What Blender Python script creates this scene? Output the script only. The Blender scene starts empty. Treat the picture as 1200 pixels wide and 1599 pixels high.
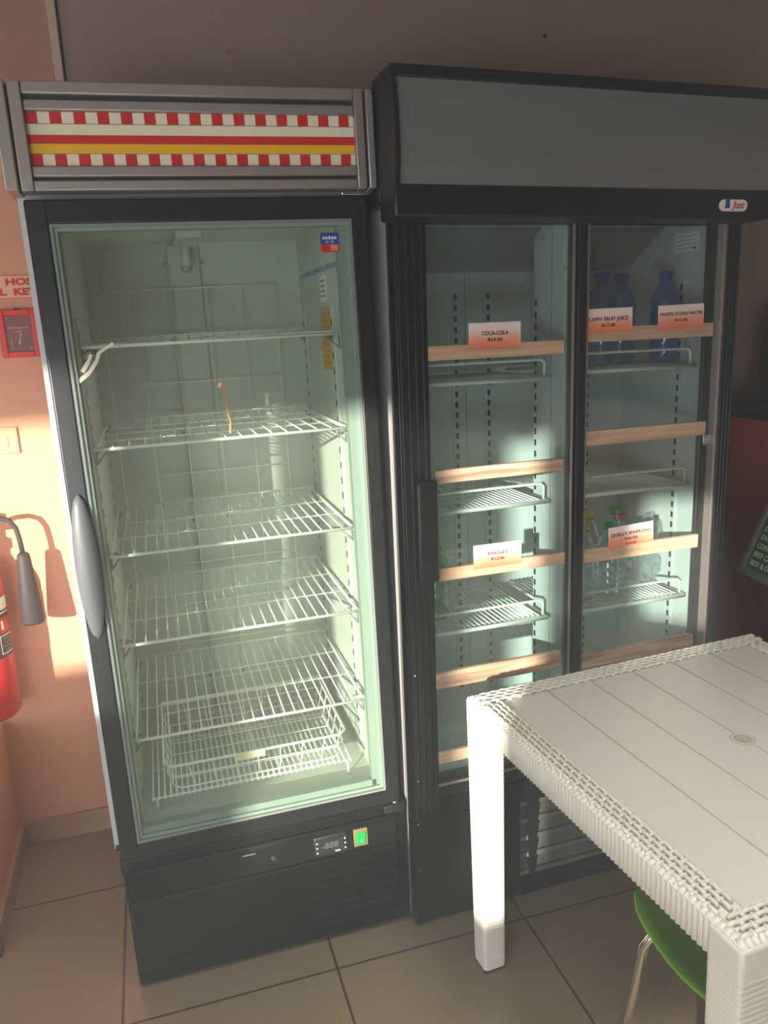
import bpy, bmesh, math, random
from mathutils import Vector, Matrix

random.seed(7)
SC = bpy.context.scene
COL = SC.collection
rad = math.radians


def lin(c):
    out = []
    for v in c[:3]:
        v = v / 255.0
        out.append(v / 12.92 if v <= 0.04045 else ((v + 0.055) / 1.055) ** 2.4)
    return (out[0], out[1], out[2], 1.0)


# ------------------------------------------------------------------ camera
def cam_axes(yaw, pitch, roll):
    f = Vector((math.sin(yaw) * math.cos(pitch), math.cos(yaw) * math.cos(pitch), -math.sin(pitch)))
    r = Vector((math.cos(yaw), -math.sin(yaw), 0))
    u = r.cross(f)
    c, s = math.cos(roll), math.sin(roll)
    return f, r * c + u * s, -r * s + u * c


cf, cr, cu = cam_axes(0.277951, 0.228576, -0.048602)
cam_data = bpy.data.cameras.new('camera')
cam = bpy.data.objects.new('camera', cam_data)
COL.objects.link(cam)
cam.matrix_world = Matrix(((cr.x, cu.x, -cf.x, 0.172137), (cr.y, cu.y, -cf.y, -1.708347),
                           (cr.z, cu.z, -cf.z, 1.513043), (0, 0, 0, 1)))
cam_data.sensor_fit = 'VERTICAL'
cam_data.sensor_height = 24.0
cam_data.lens = 24.0 * 1244.452 / 1599.0
cam_data.clip_start = 0.02
SC.camera = cam

# ------------------------------------------------------------------ light and exposure
SC.view_settings.view_transform = 'Standard'
SC.view_settings.look = 'None'
SC.view_settings.gamma = 1.0
SC.view_settings.use_curve_mapping = False
SC.view_settings.exposure = 0.68
try:
    SC.cycles.use_denoising = True
    SC.cycles.max_bounces = 10
    SC.cycles.diffuse_bounces = 5
    SC.cycles.glossy_bounces = 4
    SC.cycles.transparent_max_bounces = 24
    SC.cycles.caustics_reflective = False
    SC.cycles.caustics_refractive = False
    SC.cycles.sample_clamp_indirect = 6.0
except Exception:
    pass

world = bpy.data.worlds.new('sky')
SC.world = world
world.use_nodes = True
bg = world.node_tree.nodes['Background']
bg.inputs[0].default_value = (0.86, 0.93, 1.0, 1)
bg.inputs[1].default_value = 1.6

SUN_DIR = Vector((0.616, 0.788, -0.185)).normalized()
sun_data = bpy.data.lights.new('sun', 'SUN')
sun_data.energy = 9.0
sun_data.angle = rad(0.7)
sun_data.color = (1.0, 0.93, 0.80)
sun = bpy.data.objects.new('sun', sun_data)
sun.rotation_mode = 'QUATERNION'
sun.rotation_quaternion = SUN_DIR.to_track_quat('-Z', 'Y')
sun.location = (-6, -8, 4)
COL.objects.link(sun)


def sky_panel(name, x0, x1, z0, z1, y, power):
    """daylight coming in through one window opening"""
    d = bpy.data.lights.new(name, 'AREA')
    d.shape = 'RECTANGLE'
    d.size = x1 - x0
    d.size_y = z1 - z0
    d.energy = power
    d.color = (0.93, 0.97, 1.0)
    o = bpy.data.objects.new(name, d)
    o.location = ((x0 + x1) / 2, y, (z0 + z1) / 2)
    o.rotation_euler = (rad(90), 0, 0)
    COL.objects.link(o)
    return o


# unseen front wall openings, sized and placed to shape the sun patches: x0, x1, z0, z1
OPENINGS = [(-4.40, -3.08, 1.66, 2.42), (-2.93, -2.44, 1.18, 2.30), (-2.36, -2.07, 1.03, 2.22),
            (-1.88, -1.57, 1.62, 2.00)]
LOW_OPENING = (-2.00, -0.36, 0.08, 0.84)  # unseen opening added to let in low fill light
FRONT_Y = -4.0
SIDE_FILL = (-3.2, -1.6, 0.0, 1.9)    # y and z range of a fill-light opening added in the unseen left wall

# ------------------------------------------------------------------ materials
def mat(name, rgb, rough=0.5, metal=0.0, spec=0.5, noise=None, bump=None, coat=0.0, var=None):
    m = bpy.data.materials.new(name)
    m.use_nodes = True
    nt = m.node_tree
    b = nt.nodes['Principled BSDF']
    b.inputs['Base Color'].default_value = lin(rgb)
    b.inputs['Roughness'].default_value = rough
    b.inputs['Metallic'].default_value = metal
    b.inputs['Specular IOR Level'].default_value = spec
    b.inputs['Coat Weight'].default_value = coat
    if noise:
        sc, amt = noise
        tc = nt.nodes.new('ShaderNodeTexCoord')
        nz = nt.nodes.new('ShaderNodeTexNoise')
        nz.inputs['Scale'].default_value = sc
        nz.inputs['Detail'].default_value = 6
        nt.links.new(tc.outputs['Object'], nz.inputs['Vector'])
        mx = nt.nodes.new('ShaderNodeMix')
        mx.data_type = 'RGBA'
        nt.links.new(nz.outputs['Fac'], mx.inputs[0])
        lo = tuple(max(0, v - amt) for v in rgb)
        hi = tuple(min(255, v + amt) for v in rgb)
        mx.inputs[6].default_value = lin(lo)
        mx.inputs[7].default_value = lin(hi)
        nt.links.new(mx.outputs[2], b.inputs['Base Color'])
    if bump:
        sc, st = bump
        tc = nt.nodes.new('ShaderNodeTexCoord')
        nz = nt.nodes.new('ShaderNodeTexNoise')
        nz.inputs['Scale'].default_value = sc
        nz.inputs['Detail'].default_value = 4
        nt.links.new(tc.outputs['Object'], nz.inputs['Vector'])
        bp = nt.nodes.new('ShaderNodeBump')
        bp.inputs['Strength'].default_value = st
        bp.inputs['Distance'].default_value = 0.004
        nt.links.new(nz.outputs['Fac'], bp.inputs['Height'])
        nt.links.new(bp.outputs[0], b.inputs['Normal'])
    return m


def glass_mat(name, tint, base=0.04, rough=0.0, dirt=0.0, dirt_rgb=(220, 225, 215)):
    m = bpy.data.materials.new(name)
    m.use_nodes = True
    nt = m.node_tree
    nt.nodes.clear()
    out = nt.nodes.new('ShaderNodeOutputMaterial')
    tr = nt.nodes.new('ShaderNodeBsdfTransparent')
    tr.inputs[0].default_value = (*tint, 1)
    gl = nt.nodes.new('ShaderNodeBsdfGlossy')
    gl.inputs['Roughness'].default_value = rough
    lw = nt.nodes.new('ShaderNodeLayerWeight')
    lw.inputs[0].default_value = 0.5
    pw = nt.nodes.new('ShaderNodeMath')
    pw.operation = 'POWER'
    pw.inputs[1].default_value = 4.0
    nt.links.new(lw.outputs['Facing'], pw.inputs[0])
    ma = nt.nodes.new('ShaderNodeMath')
    ma.operation = 'MULTIPLY_ADD'
    ma.inputs[1].default_value = 0.9 - base
    ma.inputs[2].default_value = base
    nt.links.new(pw.outputs[0], ma.inputs[0])
    mx = nt.nodes.new('ShaderNodeMixShader')
    nt.links.new(ma.outputs[0], mx.inputs[0])
    nt.links.new(tr.outputs[0], mx.inputs[1])
    nt.links.new(gl.outputs[0], mx.inputs[2])
    last = mx
    if dirt > 0:
        df = nt.nodes.new('ShaderNodeBsdfDiffuse')
        df.inputs[0].default_value = lin(dirt_rgb)
        tc = nt.nodes.new('ShaderNodeTexCoord')
        nz = nt.nodes.new('ShaderNodeTexNoise')
        nz.inputs['Scale'].default_value = 3.0
        nz.inputs['Detail'].default_value = 5
        nt.links.new(tc.outputs['Object'], nz.inputs['Vector'])
        mr = nt.nodes.new('ShaderNodeMapRange')
        mr.inputs['From Min'].default_value = 0.3
        mr.inputs['From Max'].default_value = 0.7
        mr.inputs['To Min'].default_value = dirt * 0.6
        mr.inputs['To Max'].default_value = dirt * 1.3
        nt.links.new(nz.outputs['Fac'], mr.inputs['Value'])
        m2 = nt.nodes.new('ShaderNodeMixShader')
        nt.links.new(mr.outputs[0], m2.inputs[0])
        nt.links.new(mx.outputs[0], m2.inputs[1])
        nt.links.new(df.outputs[0], m2.inputs[2])
        last = m2
    nt.links.new(last.outputs[0], out.inputs[0])
    return m


def tile_mat():
    m = bpy.data.materials.new('floor_tiles')
    m.use_nodes = True
    nt = m.node_tree
    b = nt.nodes['Principled BSDF']
    tc = nt.nodes.new('ShaderNodeTexCoord')
    mp = nt.nodes.new('ShaderNodeMapping')
    mp.inputs['Location'].default_value = (0.0391, 0.0889, 0)
    nt.links.new(tc.outputs['Object'], mp.inputs['Vector'])
    br = nt.nodes.new('ShaderNodeTexBrick')
    br.offset = 0.0
    br.squash = 1.0
    br.inputs['Scale'].default_value = 1.0
    br.inputs['Brick Width'].default_value = 0.5
    br.inputs['Row Height'].default_value = 0.5
    br.inputs['Mortar Size'].default_value = 0.0032
    br.inputs['Mortar Smooth'].default_value = 0.15
    br.inputs['Bias'].default_value = 0
    br.inputs['Color1'].default_value = lin((158, 142, 116))
    br.inputs['Color2'].default_value = lin((152, 137, 112))
    br.inputs['Mortar'].default_value = lin((70, 58, 46))
    nt.links.new(mp.outputs[0], br.inputs['Vector'])
    nz = nt.nodes.new('ShaderNodeTexNoise')
    nz.inputs['Scale'].default_value = 2.5
    nz.inputs['Detail'].default_value = 8
    nt.links.new(tc.outputs['Object'], nz.inputs['Vector'])
    mx = nt.nodes.new('ShaderNodeMix')
    mx.data_type = 'RGBA'
    mx.blend_type = 'MULTIPLY'
    mx.inputs[0].default_value = 0.12
    nt.links.new(br.outputs['Color'], mx.inputs[6])
    nt.links.new(nz.outputs['Color'], mx.inputs[7])
    nt.links.new(mx.outputs[2], b.inputs['Base Color'])
    mr = nt.nodes.new('ShaderNodeMapRange')
    mr.inputs['To Min'].default_value = 0.22
    mr.inputs['To Max'].default_value = 0.38
    nt.links.new(nz.outputs['Fac'], mr.inputs['Value'])
    nt.links.new(mr.outputs[0], b.inputs['Roughness'])
    bp = nt.nodes.new('ShaderNodeBump')
    bp.inputs['Strength'].default_value = 0.5
    bp.inputs['Distance'].default_value = 0.002
    bp.invert = True
    nt.links.new(br.outputs['Fac'], bp.inputs['Height'])
    nt.links.new(bp.outputs[0], b.inputs['Normal'])
    return m


def wood_mat(name, a, c):
    m = bpy.data.materials.new(name)
    m.use_nodes = True
    nt = m.node_tree
    b = nt.nodes['Principled BSDF']
    b.inputs['Roughness'].default_value = 0.65
    tc = nt.nodes.new('ShaderNodeTexCoord')
    mp = nt.nodes.new('ShaderNodeMapping')
    mp.inputs['Scale'].default_value = (4, 30, 70)
    nt.links.new(tc.outputs['Object'], mp.inputs['Vector'])
    nz = nt.nodes.new('ShaderNodeTexNoise')
    nz.inputs['Scale'].default_value = 1.2
    nz.inputs['Detail'].default_value = 6
    nt.links.new(mp.outputs[0], nz.inputs['Vector'])
    rp = nt.nodes.new('ShaderNodeValToRGB')
    rp.color_ramp.elements[0].position = 0.35
    rp.color_ramp.elements[0].color = lin(a)
    rp.color_ramp.elements[1].position = 0.7
    rp.color_ramp.elements[1].color = lin(c)
    nt.links.new(nz.outputs['Fac'], rp.inputs[0])
    nt.links.new(rp.outputs[0], b.inputs['Base Color'])
    return m


def card_mat():
    """printed card: pale at the top fading to orange red at the bottom"""
    m = bpy.data.materials.new('printed_card')
    m.use_nodes = True
    nt = m.node_tree
    b = nt.nodes['Principled BSDF']
    b.inputs['Roughness'].default_value = 0.3
    tc = nt.nodes.new('ShaderNodeTexCoord')
    sp = nt.nodes.new('ShaderNodeSeparateXYZ')
    nt.links.new(tc.outputs['Object'], sp.inputs[0])
    nz = nt.nodes.new('ShaderNodeTexNoise')
    nz.inputs['Scale'].default_value = 25
    nt.links.new(tc.outputs['Object'], nz.inputs['Vector'])
    ad = nt.nodes.new('ShaderNodeMath')
    ad.operation = 'MULTIPLY_ADD'
    ad.inputs[1].default_value = 0.02
    nt.links.new(nz.outputs['Fac'], ad.inputs[0])
    nt.links.new(sp.outputs['Z'], ad.inputs[2])
    mr = nt.nodes.new('ShaderNodeMapRange')
    mr.inputs['From Min'].default_value = 0.0
    mr.inputs['From Max'].default_value = 0.07
    nt.links.new(ad.outputs[0], mr.inputs['Value'])
    rp = nt.nodes.new('ShaderNodeValToRGB')
    e = rp.color_ramp.elements
    e[0].position = 0.0
    e[0].color = lin((222, 96, 58))
    e[1].position = 0.75
    e[1].color = lin((240, 226, 214))
    x = e.new(0.42)
    x.color = lin((240, 160, 128))
    nt.links.new(mr.outputs[0], rp.inputs[0])
    nt.links.new(rp.outputs[0], b.inputs['Base Color'])
    return m


M = {}
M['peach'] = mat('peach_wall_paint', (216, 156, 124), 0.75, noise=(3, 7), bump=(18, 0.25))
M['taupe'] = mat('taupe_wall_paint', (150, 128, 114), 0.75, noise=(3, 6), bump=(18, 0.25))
M['taupe_warm'] = mat('warm_taupe_wall_paint', (164, 126, 106), 0.75, noise=(3, 6), bump=(18, 0.25))  # darker tone carries the dim light high on the left wall
M['peach_front'] = mat('plain_wall_paint', (176, 138, 118), 0.8)
M['orange'] = mat('orange_paint', (186, 70, 40), 0.6, noise=(4, 8))
M['ceiling'] = mat('ceiling_paint', (150, 140, 130), 0.9, noise=(2, 5))
M['skirt'] = mat('skirting_tile', (176, 140, 108), 0.4, noise=(6, 8))
M['trimc'] = mat('trim_paint', (190, 165, 145), 0.6, noise=(5, 6))
M['floor'] = tile_mat()
M['black'] = mat('black_enamel', (23, 24, 25), 0.36, spec=0.5, noise=(9, 4), bump=(60, 0.06))
M['black_matt'] = mat('black_plastic', (20, 21, 22), 0.5, noise=(12, 3))
M['black_base'] = mat('black_painted_steel', (9, 10, 9), 0.5, spec=0.25, noise=(7, 5), bump=(40, 0.1))
M['alu'] = mat('brushed_aluminium', (162, 156, 148), 0.42, metal=0.6, noise=(20, 8))
M['alu_dark'] = mat('dark_groove', (46, 42, 40), 0.6)
M['side_white'] = mat('side_sheet_metal', (205, 205, 202), 0.4, noise=(5, 4))
M['liner'] = mat('white_liner', (190, 199, 188), 0.35, noise=(3, 3))
M['liner2'] = mat('pale_grey_liner', (198, 206, 202), 0.35, noise=(3, 4))
M['wire'] = mat('white_coated_wire', (240, 244, 234), 0.35)
M['gasket'] = mat('grey_gasket', (120, 132, 124), 0.5)
M['gasket_green'] = mat('green_grey_trim', (128, 150, 136), 0.4)
M['glass'] = glass_mat('door_glass', (0.95, 0.985, 0.96), 0.05, 0.0, 0.02)
M['glass2'] = glass_mat('sliding_glass', (0.87, 0.94, 0.925), 0.06, 0.0, 0.012)
M['handle'] = mat('grey_handle_plastic', (98, 103, 106), 0.42)
M['chrome'] = mat('chrome', (215, 215, 215), 0.12, metal=1.0)
M['red'] = mat('red_print', (205, 38, 28), 0.4)
M['cream'] = mat('cream_print', (232, 226, 200), 0.4)
M['yellow'] = mat('yellow_print', (236, 186, 30), 0.4)
M['white'] = mat('white_print', (236, 236, 232), 0.4)
M['ink'] = mat('black_ink', (22, 20, 20), 0.6)
M['redink'] = mat('red_ink', (200, 40, 34), 0.5)
M['pinkplate'] = mat('pinkish_plate', (236, 176, 152), 0.5)
M['blue'] = mat('blue_print', (22, 74, 150), 0.4)
M['paleblue'] = mat('pale_blue_tape', (110, 160, 180), 0.4)
M['yellow_label'] = mat('amber_label', (214, 160, 40), 0.5)
M['greyink'] = mat('grey_ink', (120, 110, 100), 0.6)
M['hole'] = mat('dark_slot', (20, 22, 22), 0.8)
M['screen'] = mat('dark_display', (34, 38, 38), 0.2)
M['digit'] = mat('dim_display_digits', (84, 92, 88), 0.4)
M['green_sw'] = mat('green_switch', (12, 150, 70), 0.25)
M['bezel'] = mat('worn_switch_bezel', (120, 104, 64), 0.5)
M['panelgrey'] = mat('grey_sign_panel', (112, 116, 114), 0.28, noise=(2, 3))
M['wood'] = wood_mat('pale_batten_wood', (176, 146, 116), (208, 182, 152))
M['wood_worn'] = wood_mat('scuffed_batten_wood', (140, 114, 92), (208, 182, 154))
M['card'] = card_mat()
M['bottle_blue'] = glass_mat('blue_tinted_bottle', (0.42, 0.80, 0.95), 0.07, 0.05, 0.10, (90, 180, 230))
M['bottle_teal'] = glass_mat('strong_blue_bottle', (0.14, 0.66, 0.92), 0.07, 0.05, 0.22, (30, 150, 215))
M['bottle_clear'] = glass_mat('clear_bottle', (0.82, 0.92, 0.93), 0.12, 0.04, 0.10, (200, 220, 225))
M['bottle_green'] = glass_mat('green_bottle', (0.25, 0.72, 0.32), 0.10, 0.05, 0.25, (70, 160, 80))
M['film'] = glass_mat('clear_shrink_film', (0.90, 0.95, 0.96), 0.16, 0.08, 0.10, (225, 235, 238))
M['cap_blue'] = mat('blue_cap', (8, 66, 170), 0.35)
M['cap_yellow'] = mat('yellow_cap', (236, 208, 30), 0.35)
M['cap_green'] = mat('green_cap', (40, 190, 60), 0.35)
M['cap_red'] = mat('red_cap', (216, 70, 70), 0.35)
M['cap_orange'] = mat('orange_cap', (240, 160, 30), 0.35)
M['plastic'] = mat('white_moulded_plastic', (226, 224, 211), 0.38, noise=(4, 4))
M['plastic_top'] = mat('off_white_table_panel', (214, 212, 200), 0.34, noise=(3, 4))
M['groove'] = mat('panel_groove', (176, 172, 156), 0.6)
M['groove_faint'] = mat('faint_panel_seam', (220, 218, 205), 0.5)
M['rubber'] = mat('dark_rubber', (40, 36, 32), 0.7)
M['ext_red'] = mat('extinguisher_red', (208, 30, 28), 0.3, coat=0.4)
M['ext_black'] = mat('horn_plastic', (52, 45, 43), 0.6)
M['ext_label'] = mat('dark_label', (62, 42, 40), 0.5)
M['box_red'] = mat('key_box_red', (214, 52, 52), 0.45)
M['box_face'] = mat('key_box_window', (128, 78, 76), 0.3)
M['green_chair'] = mat('lime_chair_shell', (112, 172, 44), 0.3)
M['menu_green'] = mat('menu_green', (50, 98, 48), 0.4, noise=(6, 6))
M['menu_frame'] = mat('menu_frame_grey', (120, 118, 112), 0.4)
M['menu_text'] = mat('menu_lettering', (226, 234, 196), 0.5)
M['worktop'] = mat('dark_worktop', (20, 19, 19), 0.3)
M['tape'] = mat('torn_white_tape', (226, 220, 200), 0.7)
M['brown'] = mat('brown_smear', (176, 140, 104), 0.7)


# ------------------------------------------------------------------ mesh builder
class MB:
    def __init__(self):
        self.bm = bmesh.new()
        self.mats = []

    def mi(self, m):
        if isinstance(m, str):
            m = M[m]
        if m not in self.mats:
            self.mats.append(m)
        return self.mats.index(m)

    def _set(self, faces, m, smooth=False):
        i = self.mi(m)
        for f in faces:
            f.material_index = i
            f.smooth = smooth

    def box(self, x0, x1, y0, y1, z0, z1, m, bev=0.0, seg=2):
        r = bmesh.ops.create_cube(self.bm, size=1.0)
        vs = r['verts']
        for v in vs:
            v.co = Vector(((x0 + x1) / 2 + v.co.x * (x1 - x0), (y0 + y1) / 2 + v.co.y * (y1 - y0),
                           (z0 + z1) / 2 + v.co.z * (z1 - z0)))
        fs = list({f for v in vs for f in v.link_faces})
        self._set(fs, m)
        if bev > 0:
            es = list({e for v in vs for e in v.link_edges})
            r = bmesh.ops.bevel(self.bm, geom=es, offset=bev, segments=seg, profile=0.5, affect='EDGES')
            i = self.mi(m)
            for f in r['faces']:
                f.material_index = i
                f.smooth = True
        return vs

    def quad(self, pts, m):
        vs = [self.bm.verts.new(p) for p in pts]
        f = self.bm.faces.new(vs)
        self._set([f], m)
        return f

    def tube(self, pts, r, m, seg=6, caps=True):
        pts = [Vector(p) for p in pts]
        n = len(pts)
        rs = r if isinstance(r, (list, tuple)) else [r] * n
        rings = []
        prev = None
        for i, p in enumerate(pts):
            if i == 0:
                t = pts[1] - pts[0]
            elif i == n - 1:
                t = pts[-1] - pts[-2]
            else:
                t = (pts[i] - pts[i - 1]).normalized() + (pts[i + 1] - pts[i]).normalized()
            if t.length < 1e-9:
                t = Vector((0, 0, 1))
            t.normalize()
            if prev is None:
                a = Vector((0, 0, 1)) if abs(t.z) < 0.9 else Vector((1, 0, 0))
                a = (a - t * a.dot(t)).normalized()
            else:
                a = (prev - t * prev.dot(t)).normalized()
            prev = a
            b = t.cross(a)
            k = 1.0
            if 0 < i < n - 1:
                c = (pts[i] - pts[i - 1]).normalized().dot(t)
                k = min(1.4, 1 / max(c, 0.5))
            ring = []
            for j in range(seg):
                th = 2 * math.pi * j / seg
                ring.append(self.bm.verts.new(p + (a * math.cos(th) + b * math.sin(th)) * rs[i] * k))
            rings.append(ring)
        fs = []
        for i in range(n - 1):
            for j in range(seg):
                k = (j + 1) % seg
                fs.append(self.bm.faces.new((rings[i][j], rings[i][k], rings[i + 1][k], rings[i + 1][j])))
        self._set(fs, m, True)
        if caps:
            self._set([self.bm.faces.new(rings[0][::-1]), self.bm.faces.new(rings[-1])], m)

    def lathe(self, prof, m, c=(0, 0, 0), seg=24, mats=None, axis='Z', sx=1.0, sy=1.0):
        rings = []
        for (r, z) in prof:
            ring = []
            for j in range(seg):
                th = 2 * math.pi * j / seg
                p = (r * math.cos(th) * sx, r * math.sin(th) * sy, z)
                if axis == 'Y':
                    p = (p[0], -p[2], p[1])
                elif axis == 'X':
                    p = (p[2], p[0], p[1])
                ring.append(self.bm.verts.new((c[0] + p[0], c[1] + p[1], c[2] + p[2])))
            rings.append(ring)
        for i in range(len(prof) - 1):
            mm = mats[i] if mats else m
            fs = []
            for j in range(seg):
                k = (j + 1) % seg
                fs.append(self.bm.faces.new((rings[i][j], rings[i][k], rings[i + 1][k], rings[i + 1][j])))
            self._set(fs, mm, True)
        m0 = mats[0] if mats else m
        m1 = mats[-1] if mats else m
        if prof[0][0] > 1e-5:
            self._set([self.bm.faces.new(rings[0][::-1])], m0)
        if prof[-1][0] > 1e-5:
            self._set([self.bm.faces.new(rings[-1])], m1)

    def extr(self, poly, a0, a1, m, axis='X', smooth=False):
        """polygon (list of 2d) extruded along an axis. axis X: poly=(y,z); Y: poly=(x,z); Z: poly=(x,y)"""
        def P(p, a):
            if axis == 'X':
                return (a, p[0], p[1])
            if axis == 'Y':
                return (p[0], a, p[1])
            return (p[0], p[1], a)
        A = [self.bm.verts.new(P(p, a0)) for p in poly]
        B = [self.bm.verts.new(P(p, a1)) for p in poly]
        n = len(poly)
        fs = []
        for i in range(n):
            j = (i + 1) % n
            fs.append(self.bm.faces.new((A[i], A[j], B[j], B[i])))
        self._set(fs, m, smooth)
        self._set([self.bm.faces.new(A[::-1]), self.bm.faces.new(B)], m)

    def build(self, name, parent=None, mx=None):
        bmesh.ops.recalc_face_normals(self.bm, faces=self.bm.faces)
        me = bpy.data.meshes.new(name)
        self.bm.to_mesh(me)
        self.bm.free()
        for m in self.mats:
            me.materials.append(m)
        o = bpy.data.objects.new(name, me)
        COL.objects.link(o)
        if parent:
            o.parent = parent
        if mx is not None:
            o.matrix_world = mx
        return o


def empty(name, mx, label, cat, group=None):
    o = bpy.data.objects.new(name, None)
    o.empty_display_size = 0.1
    COL.objects.link(o)
    o.matrix_world = mx
    return tag(o, label, cat, group)


def tag(o, label, cat, group=None):
    o['label'] = label
    o['category'] = cat
    if group:
        o['group'] = group
    return o


def structure(o):
    o['kind'] = 'structure'
    return o


def frame_mx(origin, phi, t):
    c, s = math.cos(phi), math.sin(phi)
    U = Vector((c, s, 0))
    V = Vector((-s, c, 0))
    Z = Vector((0, 0, 1))
    ct, st = math.cos(t), math.sin(t)
    X = U * ct - Z * st
    Zl = Z * ct + U * st
    return Matrix(((X.x, V.x, Zl.x, origin[0]), (X.y, V.y, Zl.y, origin[1]), (X.z, V.z, Zl.z, origin[2]), (0, 0, 0, 1)))


_text_cache = {}


def text_mesh(name, s, size, m, parent, loc, width=None, bold=0.0, rot=None, align='CENTER', depth=0.0004, shear=0.0, mx=None):
    """lettering standing in the XZ plane, facing -Y (rot: further local matrix)"""
    cu_ = bpy.data.curves.new(name + '_c', 'FONT')
    cu_.body = s
    cu_.size = size
    cu_.align_x = align
    cu_.align_y = 'CENTER'
    cu_.extrude = depth
    cu_.offset = bold
    cu_.shear = shear
    cu_.resolution_u = 3
    to = bpy.data.objects.new(name + '_t', cu_)
    COL.objects.link(to)
    bpy.context.view_layer.update()
    dg = bpy.context.evaluated_depsgraph_get()
    me = bpy.data.meshes.new_from_object(to.evaluated_get(dg))
    bpy.data.objects.remove(to)
    if width:
        xs = [v.co.x for v in me.vertices]
        w = max(xs) - min(xs)
        k = width / w
        for v in me.vertices:
            v.co.x *= k
    R = Matrix.Rotation(rad(90), 4, 'X')
    T = Matrix.Translation(Vector(loc))
    me.transform(T @ (rot if rot is not None else Matrix.Identity(4)) @ R)
    me.materials.clear()
    me.materials.append(M[m] if isinstance(m, str) else m)
    me.name = name
    o = bpy.data.objects.new(name, me)
    COL.objects.link(o)
    if parent:
        o.parent = parent
    if mx is not None:
        o.matrix_world = mx
    return o


# ================================================================== THE ROOM
XL, XR, YB, YF, ZC = -5.0, 3.1, 0.72, FRONT_Y, 2.65
b = MB(); b.box(XL - .1, XR + .1, YF - .1, YB + .1, -0.1, 0.0, 'floor'); structure(b.build('floor'))
b = MB(); b.box(XL - .1, XR + .1, YF - .1, YB + .1, ZC, ZC + .1, 'ceiling'); structure(b.build('ceiling'))
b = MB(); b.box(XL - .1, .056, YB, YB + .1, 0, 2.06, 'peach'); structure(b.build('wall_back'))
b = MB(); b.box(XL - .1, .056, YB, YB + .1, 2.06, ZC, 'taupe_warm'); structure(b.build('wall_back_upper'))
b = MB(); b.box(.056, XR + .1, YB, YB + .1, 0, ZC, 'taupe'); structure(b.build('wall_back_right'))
b = MB(); b.box(XL - .1, XL, YF, SIDE_FILL[0], 0, ZC, 'peach_front'); b.box(XL - .1, XL, SIDE_FILL[1], YB, 0, ZC, 'peach_front'); b.box(XL - .1, XL, SIDE_FILL[0], SIDE_FILL[1], SIDE_FILL[3], ZC, 'peach_front'); structure(b.build('wall_far_left'))
b = MB(); b.box(XR, XR + .1, YF, YB, 0, ZC, 'orange'); structure(b.build('wall_right'))
# low stub of wall left of the first fridge
b = MB(); b.box(-0.52, -0.349, 0.245, YB, 0, 0.42, 'peach', 0.006); structure(b.build('wall_left'))
b = MB(); b.box(-0.352, -0.337, 0.232, YB - .012, 0.0, 0.075, 'skirt', 0.003)
b.box(-0.53, -0.337, 0.232, 0.247, 0.0, 0.075, 'skirt', 0.003)
structure(b.build('baseboard_left'))
b = MB(); b.box(-0.337, XR, YB - .013, YB, 0.0, 0.075, 'skirt', 0.003); structure(b.build('baseboard_back'))
b = MB(); b.box(0.030, 0.052, YB - .014, YB, 1.2, ZC, 'trimc', 0.003); b.box(0.0525, 0.056, YB - .004, YB, 1.2, ZC, 'alu_dark')
structure(b.build('trim_1'))

# front wall with its openings
cuts = sorted(OPENINGS)
b = MB()
xs_ = sorted({XL, XR} | {v for o_ in OPENINGS + [LOW_OPENING] for v in o_[:2]})
for xa, xb in zip(xs_[:-1], xs_[1:]):
    gaps = sorted((o_[2], o_[3]) for o_ in OPENINGS + [LOW_OPENING] if o_[0] <= xa + 1e-6 and o_[1] >= xb - 1e-6)
    z = 0.0
    for (g0, g1) in gaps + [(ZC, ZC)]:
        if g0 > z:
            b.box(xa, xb, YF - .1, YF, z, g0, 'peach_front')
        z = g1
structure(b.build('wall_front'))
for i, (x0, x1, z0, z1) in enumerate(OPENINGS + [LOW_OPENING]):
    b = MB()
    t = 0.02
    b.box(x0 - t, x0, YF - .06, YF + .01, z0 - t, z1 + t, 'alu'); b.box(x1, x1 + t, YF - .06, YF + .01, z0 - t, z1 + t, 'alu')
    b.box(x0, x1, YF - .06, YF + .01, z0 - t, z0, 'alu'); b.box(x0, x1, YF - .06, YF + .01, z1, z1 + t, 'alu')
    structure(b.build('window_%d' % (i + 1)))
b = MB(); y0, y1, z0, z1 = SIDE_FILL
b.box(XL - .06, XL + .01, y0 - .03, y0, 0, z1 + .03, 'alu'); b.box(XL - .06, XL + .01, y1, y1 + .03, 0, z1 + .03, 'alu'); b.box(XL - .06, XL + .01, y0, y1, z1, z1 + .03, 'alu')
structure(b.build('door_1'))
for i, (x0, x1, z0, z1) in enumerate(OPENINGS):
    sky_panel('window_daylight', x0, x1, z0, z1, YF + .03, 9.0 * (x1 - x0) * (z1 - z0))
sky_panel('low_window_daylight', LOW_OPENING[0], LOW_OPENING[1], LOW_OPENING[2], LOW_OPENING[3], YF + .03, 30.0)
d_ = sky_panel('doorway_daylight', SIDE_FILL[0], SIDE_FILL[1], 0.05, SIDE_FILL[3], 0, 30.0)  # fill light at the added side opening
d_.location = (XL + .03, (SIDE_FILL[0] + SIDE_FILL[1]) / 2, .95)
d_.rotation_euler = (rad(90), 0, rad(-90))

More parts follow.
